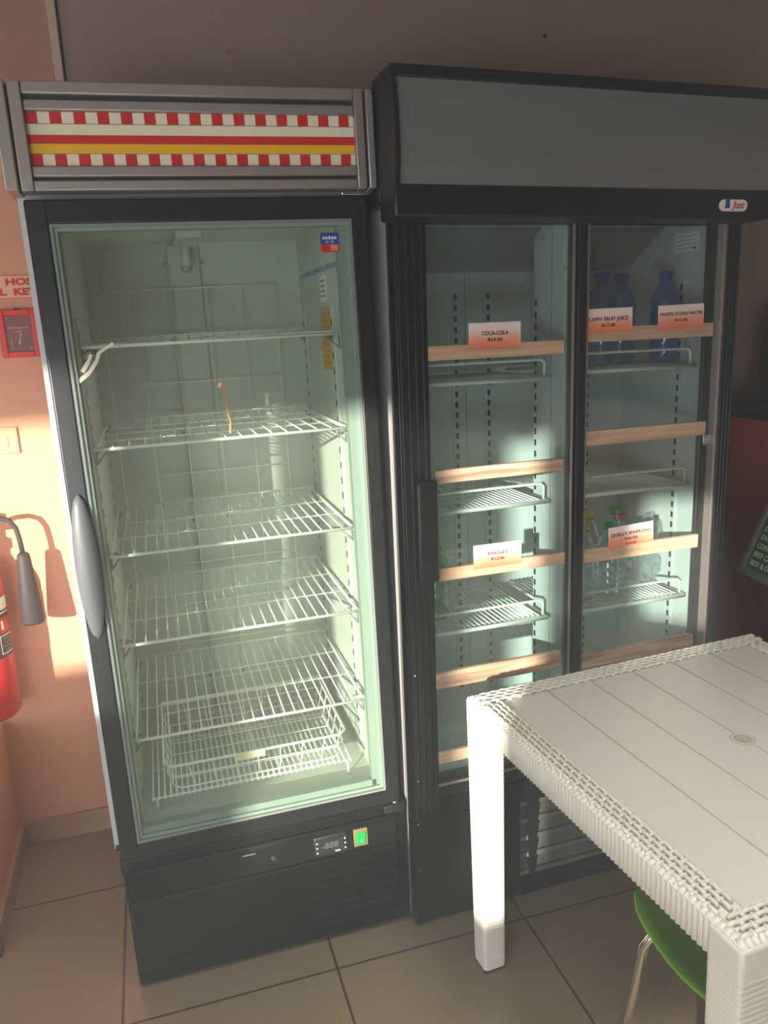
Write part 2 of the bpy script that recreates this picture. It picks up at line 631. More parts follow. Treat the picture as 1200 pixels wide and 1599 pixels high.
# added fill lamps, out of view, to brighten the table and floor
def add_fill_lamp(x, y, power, label):
    e = empty('ceiling_light', Matrix.Translation((x, y, ZC)), label, 'ceiling light', 'ceiling lamps above the tables')
    b = MB(); ring(b, -.32, .32, -.32, .32, .025, 0, .03, 'alu'); o = b.build('frame', e); o.data.transform(Matrix.Rotation(rad(90), 4, 'X')); 
    d = bpy.data.lights.new('lamp_light', 'AREA'); d.shape = 'SQUARE'; d.size = .55; d.energy = power; d.spread = rad(84); d.color = (1.0, .975, .92)
    l = bpy.data.objects.new('lamp_light', d); l.location = (x, y, ZC - .035); COL.objects.link(l)


def ring(b, u0, u1, z0, z1, w, y0, y1, m, bev=0):
    b.box(u0, u0 + w, y0, y1, z0, z1, m, bev); b.box(u1 - w, u1, y0, y1, z0, z1, m, bev)
    b.box(u0 + w, u1 - w, y0, y1, z0, z0 + w, m, bev); b.box(u0 + w, u1 - w, y0, y1, z1 - w, z1, m, bev)


add_fill_lamp(1.25, -1.15, 5.0, 'square ceiling lamp above the white table')
add_fill_lamp(0.0, -1.25, 2.0, 'square ceiling lamp in front of the left fridge')

# ================================================================== LEFT FRIDGE
MX1 = frame_mx((0, 0, 0.0), -0.0042, -0.0078)
F1 = empty('display_fridge', MX1, 'tall empty single-door glass fridge with checkered stripe header, left of the other fridge', 'fridge')
IL, IR, IB, IT, IBK = 0.055, 0.62, 0.402, 1.752, 0.578   # interior
# cabinet shell
b = MB()
b.box(-.012, IL, .046, .60, .36, 1.79, 'liner')
b.box(IR, .648, .046, .60, .36, 1.79, 'liner')
b.box(IL, IR, .046, .60, IT, 1.79, 'liner')
b.box(IL, IR, .046, .60, .36, IB, 'liner')
b.box(IL, IR, IBK, .60, IB, IT, 'liner')
b.box(-.0145, -.012, .046, .64, .36, 1.79, 'side_white')
b.box(.648, .650, .046, .60, .36, 1.79, 'black')
b.box(.640, .678, .046, .060, .36, 1.79, 'black')
b.box(-.0145, .0, .0445, .046, .37, 1.785, 'side_white')
b.box(.64, .678, .0445, .046, .37, 1.785, 'black')
b.box(-.012, .678, .0448, .046, .355, .372, 'black')
b.build('cabinet', F1)
# raised channel and screws on the back wall of the liner
b = MB()
b.box(.270, .352, IBK - .012, IBK, IB, 1.745, 'liner', .002)
for z in (.52, .75, 1.0, 1.25, 1.5, 1.70):
    for u in (.262, .36):
        b.lathe([(.0035, 0), (.0035, .003), (0, .0035)], 'gasket', (u, IBK - .001, z), 8, axis='Y')
b.build('back_channel', F1)
# light fitting hanging from the interior ceiling
b = MB()
b.box(.285, .345, .30, .50, 1.735, IT, 'liner', .003)
b.lathe([(.011, 0), (.012, .035), (.011, .06)], 'liner', (.315, .52, 1.688), 14)
b.tube([(.303 + .012 + .013 * math.cos(a), .52, 1.688 + .014 * math.sin(a)) for a in [math.pi * (1 + i / 10) for i in range(11)]], .0022, 'gasket', 6)
b.build('light_fitting', F1)
# wire guard on the back wall
b = MB()
GZ = [0.52, 0.64, 0.76, 0.88, 1.01, 1.14, 1.265, 1.39, 1.51, 1.635]
gu0, gu1 = .088, .545
gy = .552
for z in GZ:
    b.tube([(gu0, gy, z), (gu1, gy, z)], .0018, 'wire', 5)
for k in range(6):
    u = gu0 + (gu1 - gu0) * k / 5
    b.tube([(u, gy, GZ[0]), (u, gy, GZ[-1])], .0018, 'wire', 5)
b.build('back_wire_guard', F1)
# slotted pilasters
def pilaster(b, u0, u1, y, z0, z1, face, n=None, pitch=.038, m='liner'):
    """vertical strip with slots. face: 'L' faces +x (on left wall), 'R' faces -x, 'B' faces -y"""
    t = .004
    k = int((z1 - z0) / pitch)
    if face in 'LR':
        sx = 1 if face == 'L' else -1
        xa = u0
        b.box(min(xa, xa + sx * t), max(xa, xa + sx * t), y - .011, y + .011, z0, z1, m)
        for i in range(k):
            z = z0 + pitch * (i + .5)
            b.box(xa + sx * t - .0006, xa + sx * t + .0006, y - .0045, y + .0045, z - .008, z + .008, 'hole')
    else:
        b.box(u0 - .011, u0 + .011, y - t, y, z0, z1, m)
        for i in range(k):
            z = z0 + pitch * (i + .5)
            b.box(u0 - .0045, u0 + .0045, y - t - .0006, y - t + .0006, z - .008, z + .008, 'hole')
for (u, y, f) in ((IR, .185, 'R'), (IR, .533, 'R'), (IL, .10, 'L'), (IL, .533, 'L')):
    b = MB(); pilaster(b, u, u, y, .44, 1.56, f); b.build('shelf_rail', F1)

# shelves
def f1_shelf(pitch, crossy, r=.0022):
    b = MB()
    u0, u1, y0, y1 = .064, .604, .058, .52
    n = int(round((u1 - u0) / pitch))
    for i in range(n + 1):
        u = u0 + (u1 - u0) * i / n
        b.tube([(u, y0, 0), (u, y1 - .006, 0), (u, y1, .012)], r * .8, 'wire', 5)
    for y in crossy:
        b.tube([(u0, y, -.004), (u1, y, -.004)], r, 'wire', 6)
    b.tube([(u0, y0, -.004), (u1, y0, -.004)], .0038, 'wire', 8)
    b.tube([(u0, y1, .012), (u1, y1, .012)], r * 1.2, 'wire', 6)
    for u in (u0, u1):
        b.tube([(u, y0, -.004), (u, y1, -.004)], r * 1.3, 'wire', 6)
    # triangular wire hooks at both front ends
    for (u, s) in ((u0, 1), (u1, -1)):
        b.tube([(u, y0 + .01, -.006), (u - s * .002, y0 + .012, -.036), (u + s * .020, y0 + .045, -.012), (u, y0 + .04, -.006)], .0022, 'gasket', 5)
    return b
sh_a = None
zs = [1.503, 1.292, 1.057, .850, .618]
meshes = {}
for i, z in enumerate(zs):
    key = 'a' if i < 2 else 'b'
    if key not in meshes:
        bb = f1_shelf(.033 if key == 'a' else .0245, (.058, .20, .34, .47) if key == 'a' else (.22, .38))
        o = bb.build('wire_shelf', F1)
        meshes[key] = o.data
    else:
        o = bpy.data.objects.new('wire_shelf', meshes[key])
        COL.objects.link(o)
        o.parent = F1
    o.location = (0, 0, z)
# black shelf clips on the rails
for (u, s) in ((IL, 1), (IR, -1)):
    for yy in (.10 if s > 0 else .185, .533):
        for z in zs:
            b = MB()
            b.box(min(u + s * .004, u + s * .008), max(u + s * .004, u + s * .008), yy - .003, yy + .003, z - .024, z - .004, 'gasket')
            b.tube([(u + s * .006, yy, z - .020), (u + s * .018, yy, z - .010), (u + s * .018, yy, z - .003)], .002, 'gasket', 5)
            b.build('shelf_clip', F1)
# floor rack
b = MB()
for i in range(36):
    u = .082 + i * .0138
    b.tube([(u, .075, .446), (u, .50, .446)], .0022, 'wire', 5)
for y in (.09, .22, .36, .49):
    b.tube([(.08, y, .441), (.57, y, .441)], .003, 'wire', 6)
for (u, y) in ((.09, .09), (.56, .09), (.09, .49), (.56, .49)):
    b.tube([(u, y, .441), (u, y, .402)], .003, 'wire', 6)
b.build('floor_rack', F1)

# label strips on the right inner wall
b = MB()
b.box(IR - .0012, IR, .205, .315, 1.41, 1.56, 'yellow_label')
for k in range(9):
    z = 1.545 - k * .0145
    b.box(IR - .0016, IR - .0012, .222 + .004 * (k % 2), .295, z - .003, z, 'brown')
b.build('rating_label', F1)['label'] = 'amber printed sticker'
b = MB()
b.box(IR - .0012, IR, .235, .30, 1.575, 1.635, 'white')
for k in range(4):
    z = 1.625 - k * .012
    b.box(IR - .0016, IR - .0012, .242, .29, z - .004, z, 'greyink')
b.build('small_label', F1)['label'] = 'small pale printed sticker'
b = MB()
b.box(IR - .0012, IR, .10, .56, 1.644, 1.656, 'paleblue')
for k in range(3):
    b.box(IR - .0016, IR - .0012, .2 + k * .12, .206 + k * .12, 1.646, 1.660, 'blue')
b.build('load_line_tape', F1)['label'] = 'pale blue load line tape'

# door
door = MB()
gL, gR, gB, gT = .040, .632, .392, 1.731
dW, dT, dB = .668, 1.776, .352
door.box(0, gL, 0, .040, dB, dT, 'black', .004)
door.box(gR, dW, 0, .040, dB, dT, 'black', .004)
door.box(gL - .006, gR + .006, .001, .040, gT, dT, 'black', .003)
door.box(gL - .006, gR + .006, .001, .040, dB, gB, 'black', .003)
dO = door.build('door', F1)
b = MB()
def ring(b, u0, u1, z0, z1, w, y0, y1, m, bev=0):
    b.box(u0, u0 + w, y0, y1, z0, z1, m, bev); b.box(u1 - w, u1, y0, y1, z0, z1, m, bev)
    b.box(u0 + w, u1 - w, y0, y1, z0, z0 + w, m, bev); b.box(u0 + w, u1 - w, y0, y1, z1 - w, z1, m, bev)
ring(b, gL, gR, gB, gT, .0055, -.001, .010, 'gasket')
ring(b, gL + .0055, gR - .0055, gB + .0055, gT - .0055, .007, .005, .034, 'gasket_green')
b.box(gR - .030, gR - .0125, .012, .036, gB + .01, gT - .01, 'gasket_green')
b.box(gL + .012, gR - .02, .012, .036, gB + .012, gB + .028, 'gasket_green')
b.build('glass_trim', dO)
b = MB(); b.box(gL + .005, gR - .005, .010, .014, gB + .005, gT - .005, 'glass'); b.build('glass_pane', dO)
# moulded handle on the left stile
b = MB()
N = 24
prof = []
rows = []
for i in range(N + 1):
    t = i / N
    z = .895 + t * .315
    e = math.sin(math.pi * min(max(t, 0.0), 1.0)) ** .45
    w = .001 + .0235 * e
    d = .003 + .022 * e
    ring_ = []
    for j in range(12):
        th = 2 * math.pi * j / 12
        ring_.append(b.bm.verts.new((.0215 + w * math.cos(th), -.001 - d / 2 + d / 2 * math.sin(th) * 1.1, z)))
    rows.append(ring_)
fs = []
for i in range(N):
    for j in range(12):
        k = (j + 1) % 12
        fs.append(b.bm.faces.new((rows[i][j], rows[i][k], rows[i + 1][k], rows[i + 1][j])))
fs.append(b.bm.faces.new(rows[0][::-1])); fs.append(b.bm.faces.new(rows[-1]))
b._set(fs, 'handle', True)
b.build('door_handle', dO)['label'] = 'grey moulded door handle'
# sticker on the glass
b = MB()
b.box(.565, .604, .0088, .0096, 1.682, 1.705, 'blue'); b.box(.566, .605, .0088, .0096, 1.666, 1.682, 'red')
for k in range(5):
    u = .572 + k * .0063
    b.extr([(u - .0028, 1.694), (u + .0028, 1.694), (u, 1.6985 + (.002 if k == 2 else 0))], .0084, .0088, 'white', 'Y')
b.box(.569, .600, .0084, .0088, 1.692, 1.6935, 'white')
b.box(.575, .583, .0084, .0088, 1.684, 1.6895, 'paleblue'); b.box(.586, .594, .0084, .0088, 1.684, 1.6895, 'paleblue')
for k in range(3):
    b.box(.585, .602, .0084, .0088, 1.678 - k * .004, 1.6795 - k * .004, 'cream')
b.build('crown_sticker', dO)['label'] = 'blue and red sticker with a crown'
# torn tape left on the glass
b = MB()
def ribbon(b, pts, w, m, y):
    for i in range(len(pts) - 1):
        (u0, z0), (u1, z1) = pts[i], pts[i + 1]
        d = Vector((u1 - u0, z1 - z0)); n_ = Vector((-d.y, d.x)).normalized() * w * (1 - .5 * i / len(pts))
        b.quad([(u0 - n_.x, y, z0 - n_.y), (u1 - n_.x, y - .0004, z1 - n_.y), (u1 + n_.x, y - .0004, z1 + n_.y), (u0 + n_.x, y, z0 + n_.y)], m)
ribbon(b, [(.050, 1.432), (.075, 1.450), (.092, 1.472), (.098, 1.488), (.128, 1.505)], .0042, 'tape', .0088)
ribbon(b, [(.062, 1.452), (.075, 1.470), (.083, 1.486)], .004, 'tape', .0082)
b.build('torn_tape', dO)['label'] = 'torn strip of white tape'
b = MB()
ribbon(b, [(.330, 1.415), (.336, 1.398), (.334, 1.380)], .006, 'brown', .0088)
ribbon(b, [(.341, 1.372), (.338, 1.352), (.343, 1.330), (.340, 1.305)], .0028, 'brown', .0088)
ribbon(b, [(.326, 1.402), (.330, 1.412)], .003, 'tape', .0084)
b.build('tape_smear', dO)['label'] = 'brown tape smear'
# hinges
b = MB(); b.box(.615, .680, .000, .046, 1.777, 1.786, 'chrome', .002); b.lathe([(.007, 0), (.007, .022)], 'chrome', (.655, .02, 1.776), 12)
b.build('top_hinge', F1)
b = MB(); b.box(.625, .677, -.004, .042, .325, .348, 'black_matt', .003); b.lathe([(.007, 0), (.007, .02)], 'alu', (.655, .01, .336), 12)
b.build('bottom_hinge', F1)
# base panel
b = MB()
b.box(.0, .679, .004, .030, .012, .350, 'black_base', .004)
b.box(.0, .650, .025, .60, .012, .352, 'black_base', .002)
b.box(.006, .655, -.003, .006, .055, .240, 'black_base', .004)
b.box(.012, .655, -.004, .006, .243, .322, 'black_base', .004)
for k in range(5):
    b.box(.42, .64, -.0045, -.0025, .085 + k * .026, .092 + k * .026, 'hole')
b.box(-.004, .014, .0, .03, .318, .352, 'black_matt', .003)
baseo = b.build('base_panel', F1)
b = MB()
b.box(.441, .523, -.010, -.003, .253, .307, 'black_matt', .004)
b.box(.449, .515, -.0112, -.0095, .261, .300, 'screen', .002)
for k in range(3):
    for u in (.446, .519):
        b.lathe([(.0023, 0), (.0018, .0012)], 'white', (u + (.002 if u < .48 else -.001), -.0108, .293 - k * .013), 8, axis='Y')
b.box(.492, .504, -.0122, -.0112, .2625, .2655, 'white')
ctl = b.build('temperature_controller', baseo)
text_mesh('display_digits', '-888', .023, 'digit', ctl, (.479, -.0116, .282), width=.042, shear=.15)
b = MB()
b.box(.541, .577, -.009, -.003, .258, .306, 'bezel', .002)
b.box(.547, .571, -.012, -.008, .264, .298, 'green_sw', .002)
b.box(.5582, .5598, -.0128, -.0118, .270, .280, 'white')
b.build('power_switch', baseo)['label'] = 'green rocker switch'
b = MB(); b.lathe([(.008, 0), (.008, .003), (.006, .005), (.006, .0052)], 'chrome', (.343, -.003, .276), 16, axis='Y')
b.box(.3415, .3445, -.0088, -.0078, .271, .281, 'hole'); b.build('key_lock', baseo)['label'] = 'round metal key lock'
b = MB(); b.lathe([(.0055, 0), (.0055, .0015)], 'hole', (.667, .004, .204), 14, axis='Y'); b.box(.645, .648, .002, .005, .205, .245, 'hole'); b.build('screw_hole', baseo)
b = MB(); b.box(.285, .35, -.0052, -.003, .3135, .3165, 'hole'); b.box(.27, .30, -.0058, -.0038, .300, .3025, 'alu'); b.build('vent_slot', baseo)
# header sign
b = MB()
b.box(.0, .645, .0, .36, 1.79, 1.965, 'alu', .002)
b.box(-.024, .0, -.028, .34, 1.786, 1.975, 'alu', .003); b.box(.004, .026, -.028, .0, 1.786, 1.973, 'alu', .002)
b.box(.0, .004, -.015, .0, 1.788, 1.97, 'alu_dark')
b.box(.645, .664, -.028, .0, 1.786, 1.973, 'alu', .002); b.box(.669, .685, -.028, .02, 1.786, 1.973, 'alu', .003)
b.box(.664, .669, -.015, .0, 1.788, 1.97, 'alu_dark')
b.box(.026, .645, -.024, .0, 1.952, 1.975, 'alu', .003)
b.box(.026, .645, -.010, .0, 1.944, 1.952, 'alu_dark')
b.box(.026, .645, -.022, .0, 1.925, 1.944, 'alu', .003)
b.box(.026, .645, -.022, .0, 1.811, 1.831, 'alu', .003)
b.box(.026, .645, -.010, .0, 1.805, 1.811, 'alu_dark')
b.box(.026, .645, -.026, .0, 1.786, 1.805, 'alu', .003)
for (u) in (.002, .6665):
    for z in (1.83, 1.935):
        b.lathe([(.003, 0), (.003, .003)], 'hole', (u, -.014, z), 8, axis='Y')
hd = b.build('header_frame', F1)
b = MB()
s0, s1 = .026, .645
y = -.012
H = 1.925 - 1.831
z = 1.925
b.box(s0, s1, -.010, -.0005, 1.831, 1.925, 'cream')
rows_ = [('chk', .215), ('cream', .200), ('red', .165), ('yellow', .185), ('chk', .235)]
for (kd, fr) in rows_:
    z1 = z - H * fr
    if kd == 'chk':
        n = 15
        p = (s1 - s0 + .012) / n
        for k in range(n):
            a = s0 + .006 + k * p - .006
            b.box(a, min(a + p * .5, s1), y, -.010, z1, z, 'red')
            if a + p * .5 < s1:
                b.box(a + p * .5, min(a + p, s1), y, -.010, z1, z, 'cream')
        b.box(s0, s1, y - .0003, y, (z1 - .0006 if z > 1.9 else z - .0004), (z1 + .0006 if z > 1.9 else z + .0004), 'greyink')
    else:
        b.box(s0, s1, y, -.010, z1, z, kd)
    z = z1
b.build('striped_sign', hd)['label'] = 'red and cream checkered sign with a yellow stripe'

# basket standing in the fridge
MXB = MX1 @ Matrix.Translation((0, -.012, .449))
B = empty('wire_basket', MXB, 'white wire basket at the bottom inside the left fridge', 'basket')
def u_box(b, u0, u1, y0, y1, z, r):
    b.tube([(u0, y0 + .02, z), (u0 + .02, y0, z), (u1 - .02, y0, z), (u1, y0 + .02, z), (u1, y1, z), (u0, y1, z), (u0, y0 + .02, z)], r, 'wire', 6)
b = MB()
bu0, bu1, by0, by1 = .115, .560, .095, .45
u_box(b, bu0, bu1, by0, by1, .070, .0032)
b.build('rim', B)
b = MB()
u_box(b, bu0 + .015, bu1 - .015, by0 + .012, by1 - .01, .004, .002)
u_box(b, bu0 + .006, bu1 - .006, by0 + .005, by1 - .005, .040, .0016)
n = 8
for i in range(1, n):
    u = bu0 + (bu1 - bu0) * i / n
    ub = bu0 + .015 + (bu1 - bu0 - .03) * i / n
    b.tube([(u, by0, .070), (ub, by0 + .012, .003), (ub, by1 - .01, .003), (u, by1, .070)], .0015, 'wire', 5)
for i in range(1, 6):
    yv = by0 + (by1 - by0) * i / 6
    b.tube([(bu0, yv, .070), (bu0 + .015, yv, .004), (bu1 - .015, yv, .004), (bu1, yv, .070)], .0015, 'wire', 5)
b.build('wire_mesh', B)
b = MB(); b.box(.285, .355, by0 - .006, by0 - .002, .055, .075, 'cream', .001); b.build('label_clip', B)['label'] = 'cream label clip'

# ================================================================== RIGHT FRIDGE (sliding doors)
MX2 = frame_mx((.6845, -.0312, 0.0), .0375, .0093)
F2 = empty('sliding_door_fridge', MX2, 'wide black fridge with two sliding glass doors and plain grey header', 'fridge')
W2 = .901
D2 = .64
jL, jR, jB, jT, jBK = .030, .872, .400, 1.735, .43
b = MB()
b.box(.004, jL, .05, D2, .31, 1.76, 'liner2')
b.box(jR, W2 - .004, .05, D2, .31, 1.76, 'liner2')
b.box(jL, jR, .05, D2, jT, 1.76, 'liner2')
b.box(jL, jR, .05, D2, .31, jB, 'liner2')
b.box(jL, jR, jBK, D2, jB, jT, 'liner2')
b.box(.0, .004, .035, D2, .02, 1.9, 'side_white')
b.box(W2 - .004, W2, .035, D2, .02, 1.76, 'black')
b.build('cabinet', F2)
# seams + pilasters
b = MB(); b.box(.355, .3565, jBK - .001, jBK, jB, 1.66, 'gasket'); b.build('back_seam', F2)
for u in (.325, .425, .62, .75):
    b = MB(); pilaster(b, u, u, jBK, .42, 1.60, 'B', pitch=.0295, m='liner2'); b.build('shelf_rail', F2)
for (u, y, f) in ((jR, .17, 'R'), (jL, .17, 'L')):
    b = MB(); pilaster(b, u, u, y, .42, 1.60, f, pitch=.0295, m='liner2'); b.build('shelf_rail', F2)
# centre pillar inside
b = MB()
b.box(.443, .463, .052, .20, jB, jT, 'liner2', .002)
k = int((1.60 - .45) / .0295)
for i in range(k):
    z = .45 + .0295 * (i + .5)
    b.box(.4422, .4432, .184, .193, z - .008, z + .008, 'hole')
b.box(.4422, .4432, .11, .1115, jB, jT, 'gasket')
b.build('centre_pillar', F2)
# evaporator housing under the inner ceiling
b = MB()
b.extr([(.16, jT), (.30, 1.655), (jBK, 1.650), (jBK, jT)], .035, .80, 'panelgrey', 'X')
b.build('evaporator_cover', F2)
b = MB(); b.lathe([(.016, 0), (.016, .006), (.008, .008), (.008, .035), (.003, .04)], 'chrome', (.462, .035, 1.61), 12)
b.box(.435, .485, .036, .05, 1.615, 1.628, 'liner2', .003); b.build('door_stop', F2)

# shelves, three behind each door
def f2_shelf():
    b = MB()
    w = .385
    n = 27
    for i in range(n + 1):
        u = w * i / n
        b.tube([(u, .088, 0), (u, .40, 0)], .0020, 'wire', 5)
    for y in (.12, .26, .38):
        b.tube([(0, y, -.004), (w, y, -.004)], .0024, 'wire', 6)
    b.tube([(0, .40, -.002), (0, .088, -.002), (w, .088, -.002), (w, .40, -.002)], .0042, 'wire', 8)
    b.tube([(-.004, .088, 0), (-.004, .088, 0.0), (w + .012, .088, 0)], .0042, 'wire', 8)
    b.tube([(.006, .105, .0), (.006, .105, .034), (.016, .105, .042), (w - .012, .105, .042), (w - .002, .105, .034), (w - .002, .105, 0)], .0036, 'wire', 8)
    return b
sm = None
for (u, zz) in ((.037, (1.378, 1.068, .756)), (.470, (1.386, 1.070, .754))):
    for z in zz:
        if sm is None:
            o = f2_shelf().build('wire_shelf', F2); sm = o.data
        else:
            o = bpy.data.objects.new('wire_shelf', sm); COL.objects.link(o); o.parent = F2
        o.location = (u, 0, z)
# black front columns
def ribbed_column(b, u0, u1, z0, z1, y0, n):
    b.box(u0, u1, y0, .05, z0, z1, 'black', .002)
    w = (u1 - u0) / n
    for k in range(n):
        a = u0 + w * (k + .5)
        b.box(a - w * .22, a + w * .22, y0 - .005, y0 + .001, z0 + .01, z1 - .005, 'black', .0016)
b = MB(); ribbed_column(b, 0, .070, .31, 1.74, .0, 4); b.build('front_column', F2)
b = MB(); ribbed_column(b, .858, W2, .31, 1.74, .0, 4); b.box(.8505, .858, -.004, .03, .33, 1.735, 'alu', .001); b.build('front_column', F2)
b = MB(); b.box(.07, .858, .012, .05, 1.725, 1.76, 'black'); b.build('top_track', F2)
b = MB(); b.box(.07, .858, .004, .05, .355, .398, 'black', .002); b.box(.07, .858, -.002, .006, .392, .398, 'alu', .001); b.build('bottom_track', F2)
# doors
def sliding_door(u0, u1, y, wl, wr):
    b = MB()
    b.box(u0, u0 + wl, y, y + .014, .398, 1.732, 'black', .002)
    b.box(u1 - wr, u1, y, y + .014, .398, 1.732, 'black', .002)
    b.box(u0 + wl, u1 - wr, y, y + .014, .398, .410, 'black', .001)
    b.box(u0 + wl, u1 - wr, y, y + .014, 1.722, 1.732, 'black', .001)
    o = b.build('sliding_door', F2)
    b = MB(); b.box(u0 + wl - .002, u1 - wr + .002, y + .005, y + .009, .406, 1.726, 'glass2'); b.build('glass_pane', o)
    return o
dl = sliding_door(.066, .476, .004, .008, .040)
dr = sliding_door(.440, .852, .022, .036, .026)
b = MB(); b.box(.4345, .437, -.002, .006, .40, 1.73, 'alu'); b.box(.4735, .4755, -.001, .006, .40, 1.73, 'alu'); b.box(.447, .464, -.001, .006, .40, 1.73, 'black_matt', .002); b.build('edge_trim', dl)
b = MB()
b.box(.030, .080, -.020, .003, .932, 1.170, 'black', .006, 3)
b.build('door_handle', dl)
# wooden battens on the doors
def batten(parent, u0, u1, z0, z1, y, worn, cut=False):
    b = MB()
    b.box(u0, u1, y - .012, y, z0, z1, 'wood_worn' if worn else 'wood', .0015)
    if cut:
        pts = [(u1 - .20, z0 - .001)]
        for k in range(21):
            pts.append((u1 - .20 + k * .0085, z0 + .016 + .0018 * math.sin(k * 1.9)))
        pts.append((u1 - .03, z0 - .001))
        b.extr(pts[::-1], y - .0135, y - .0118, 'wood_worn', 'Y')
    return b.build('wooden_batten', parent)
batten(dl, .072, .410, 1.435, 1.467, .008, False)
batten(dl, .082, .412, 1.159, 1.190, .008, True)
batten(dl, .082, .418, .926, .956, .008, False)
batten(dl, .070, .410, .655, .697, .008, True, True)
batten(dl, .072, .412, .455, .485, .008, False)
batten(dr, .470, .846, 1.458, 1.492, .026, False)
batten(dr, .466, .838, 1.210, 1.246, .026, False)
batten(dr, .464, .832, .912, .948, .026, False)
batten(dr, .462, .832, .628, .668, .026, True)
# plastic clip below the right batten end
b = MB(); b.box(.828, .850, .008, .014, 1.186, 1.212, 'film', .002); b.tube([(.84, .010, 1.207), (.836, .006, 1.200), (.842, .006, 1.194)], .0016, 'chrome', 5)
b.build('clear_clip', dr)
# data label on right inner wall
b = MB(); b.box(jR - .0012, jR, .115, .205, 1.675, 1.722, 'white')
for k in range(4):
    b.box(jR - .0016, jR - .0012, .122, .198, 1.712 - k * .010, 1.7135 - k * .010, 'greyink')
b.box(jR - .0016, jR - .0012, .122, .134, 1.678, 1.684, 'ink')
b.build('data_label', F2)['label'] = 'white printed data sticker'
# base with grille
b = MB()
b.box(0, .20, .0, .30, .012, .31, 'black_base', .003)
b.box(.20, .30, .004, .30, .012, .31, 'black_base', .002)
b.box(.78, W2, .0, .30, .012, .31, 'black_base', .003)
b.box(.30, .78, .0, .30, .012, .065, 'black_base', .002)
b.box(.30, .78, .0, .30, .305, .352, 'black_base', .002)
b.box(.0, .07, .0, .30, .305, .352, 'black_base', .003); b.box(.07, .30, .004, .30, .305, .352, 'black_base', .002)
b.box(.78, W2, .0, .30, .305, .352, 'black_base', .003)
b.box(.02, W2 - .02, .30, .62, .012, .31, 'black_base')
b2o = b.build('base_panel', F2)
b = MB()
M['grille'] = mat('dusty_grille_grey', (96, 98, 92), 0.6, noise=(14, 14))
b.box(.30, .78, .055, .06, .065, .305, 'hole')
ribs = [(.335), (.60)]
for k in range(5):
    z = .068 + k * .052
    b.box(.30, .78, .004, .030, z, z + .014, 'grille', .002)
    b.extr([(.006, z + .020), (.010, z + .020), (.05, z + .052), (.046, z + .052)], .30, .78, 'grille', 'X')
for u in ribs:
    b.extr([(u - .018, .30), (u + .018, .30), (u + .008, .066), (u - .008, .066)], .0, .012, 'black_base', 'Y')
b.box(.30, .78, .0, .012, .292, .306, 'black_base')
b.build('vent_grille', b2o)['label'] = 'dusty grey slatted grille'
for (u, z) in ((.012, .30), (.016, .42), (.014, .17), (.012, .55), (.016, .70), (.20, .28)):
    b = MB(); b.lathe([(.0025, 0), (.0022, .002)], 'chrome', (u, 0, z), 8, axis='Y'); b.build('rivet', F2)
# header light box
b = MB()
hu0, hu1 = -.028, .902
yf = -.095
b.box(hu0, hu1, yf, .0, 1.722, 1.784, 'black', .005)
b.box(hu0, hu1, .0, .40, 1.76, 1.99, 'black', .004)
b.box(hu0, hu1, yf + .002, .02, 1.976, 2.000, 'black', .004)
for u in (hu0, hu1 - .010):
    prof = [(yf - .004, 1.78), (yf - .012, 1.82), (yf - .014, 1.88), (yf - .008, 1.94), (yf, 1.985), (.01, 1.985), (.01, 1.78)]
    b.extr(prof, u, u + .010, 'black', 'X')
hb = b.build('header_box', F2)
b = MB()
prof = [(yf + .004, 1.784), (yf - .004, 1.82), (yf - .006, 1.88), (yf, 1.94), (yf + .006, 1.978), (.0, 1.978), (.0, 1.784)]
b.extr(prof, hu0 + .010, hu1 - .010, 'panelgrey', 'X', smooth=False)
b.build('sign_panel', hb)['label'] = 'plain grey header panel'
# oval maker's badge
b = MB()
pts = []
cx0, cx1, zc, r_ = .758, .816, 1.750, .0125
for i in range(13):
    a = math.pi / 2 + math.pi * i / 12
    pts.append((cx0 + .003 + r_ * math.cos(a), zc + r_ * math.sin(a)))
for i in range(13):
    a = -math.pi / 2 + math.pi * i / 12
    pts.append((cx1 - .003 + r_ * math.cos(a), zc + r_ * math.sin(a)))
b.extr(pts, yf - .003, yf, 'white', 'Y')
b.box(.764, .776, yf - .0036, yf - .003, 1.7455, 1.7622, 'blue'); b.box(.762, .775, yf - .0038, yf - .0034, 1.744, 1.7465, 'ink')
bd = b.build('maker_badge', hb)
bd['label'] = 'white oval badge'
text_mesh('badge_text', 'Just', .022, 'redink', bd, (.799, yf - .0034, 1.7505), width=.036, bold=.0004, shear=.35)

# ---------------------------------------------------------- price cards
def card(label, u, z, w, h, y, rz, lines):
    mx = MX2 @ Matrix.Translation((u, y, z)) @ Matrix.Rotation(rz, 4, 'Y') @ Matrix.Diagonal((1, 1, 1, 1))
    b = MB()
    b.box(-w / 2, w / 2, -.0006, 0, 0, h, 'card')
    b.box(-w / 2 - .001, w / 2 + .001, -.0012, -.0006, h - .0008, h + .0004, 'film')
    o = b.build('price_card')
    o.matrix_world = mx
    tag(o, label, 'price card', 'printed price cards on the battens')
    for (s, lz, sz, tw) in lines:
        t = text_mesh('lettering', s, sz, 'ink', o, (0, -.0012, lz), width=tw, bold=.00012)
    return o
card('orange R15.00 price card on the top batten of the left sliding door', .231, 1.455, .129, .058, -.006, .0, [('COCA-COLA', .034, .0125, .066), ('R15.00', .0195, .011, .036)])
card('pale sunlit R12.00 price card beside the black door handle', .234, .945, .126, .058, -.006, .0, [('KINGSLEY', .034, .011, .052), ('R12.00', .0195, .010, .034)])
card('orange fruit juice price card R17.00 at the left of the top right batten', .538, 1.478, .134, .057, .012, -.02, [('CAPPY FRUIT JUICE', .032, .0125, .108), ('R17.00', .0175, .011, .036)])
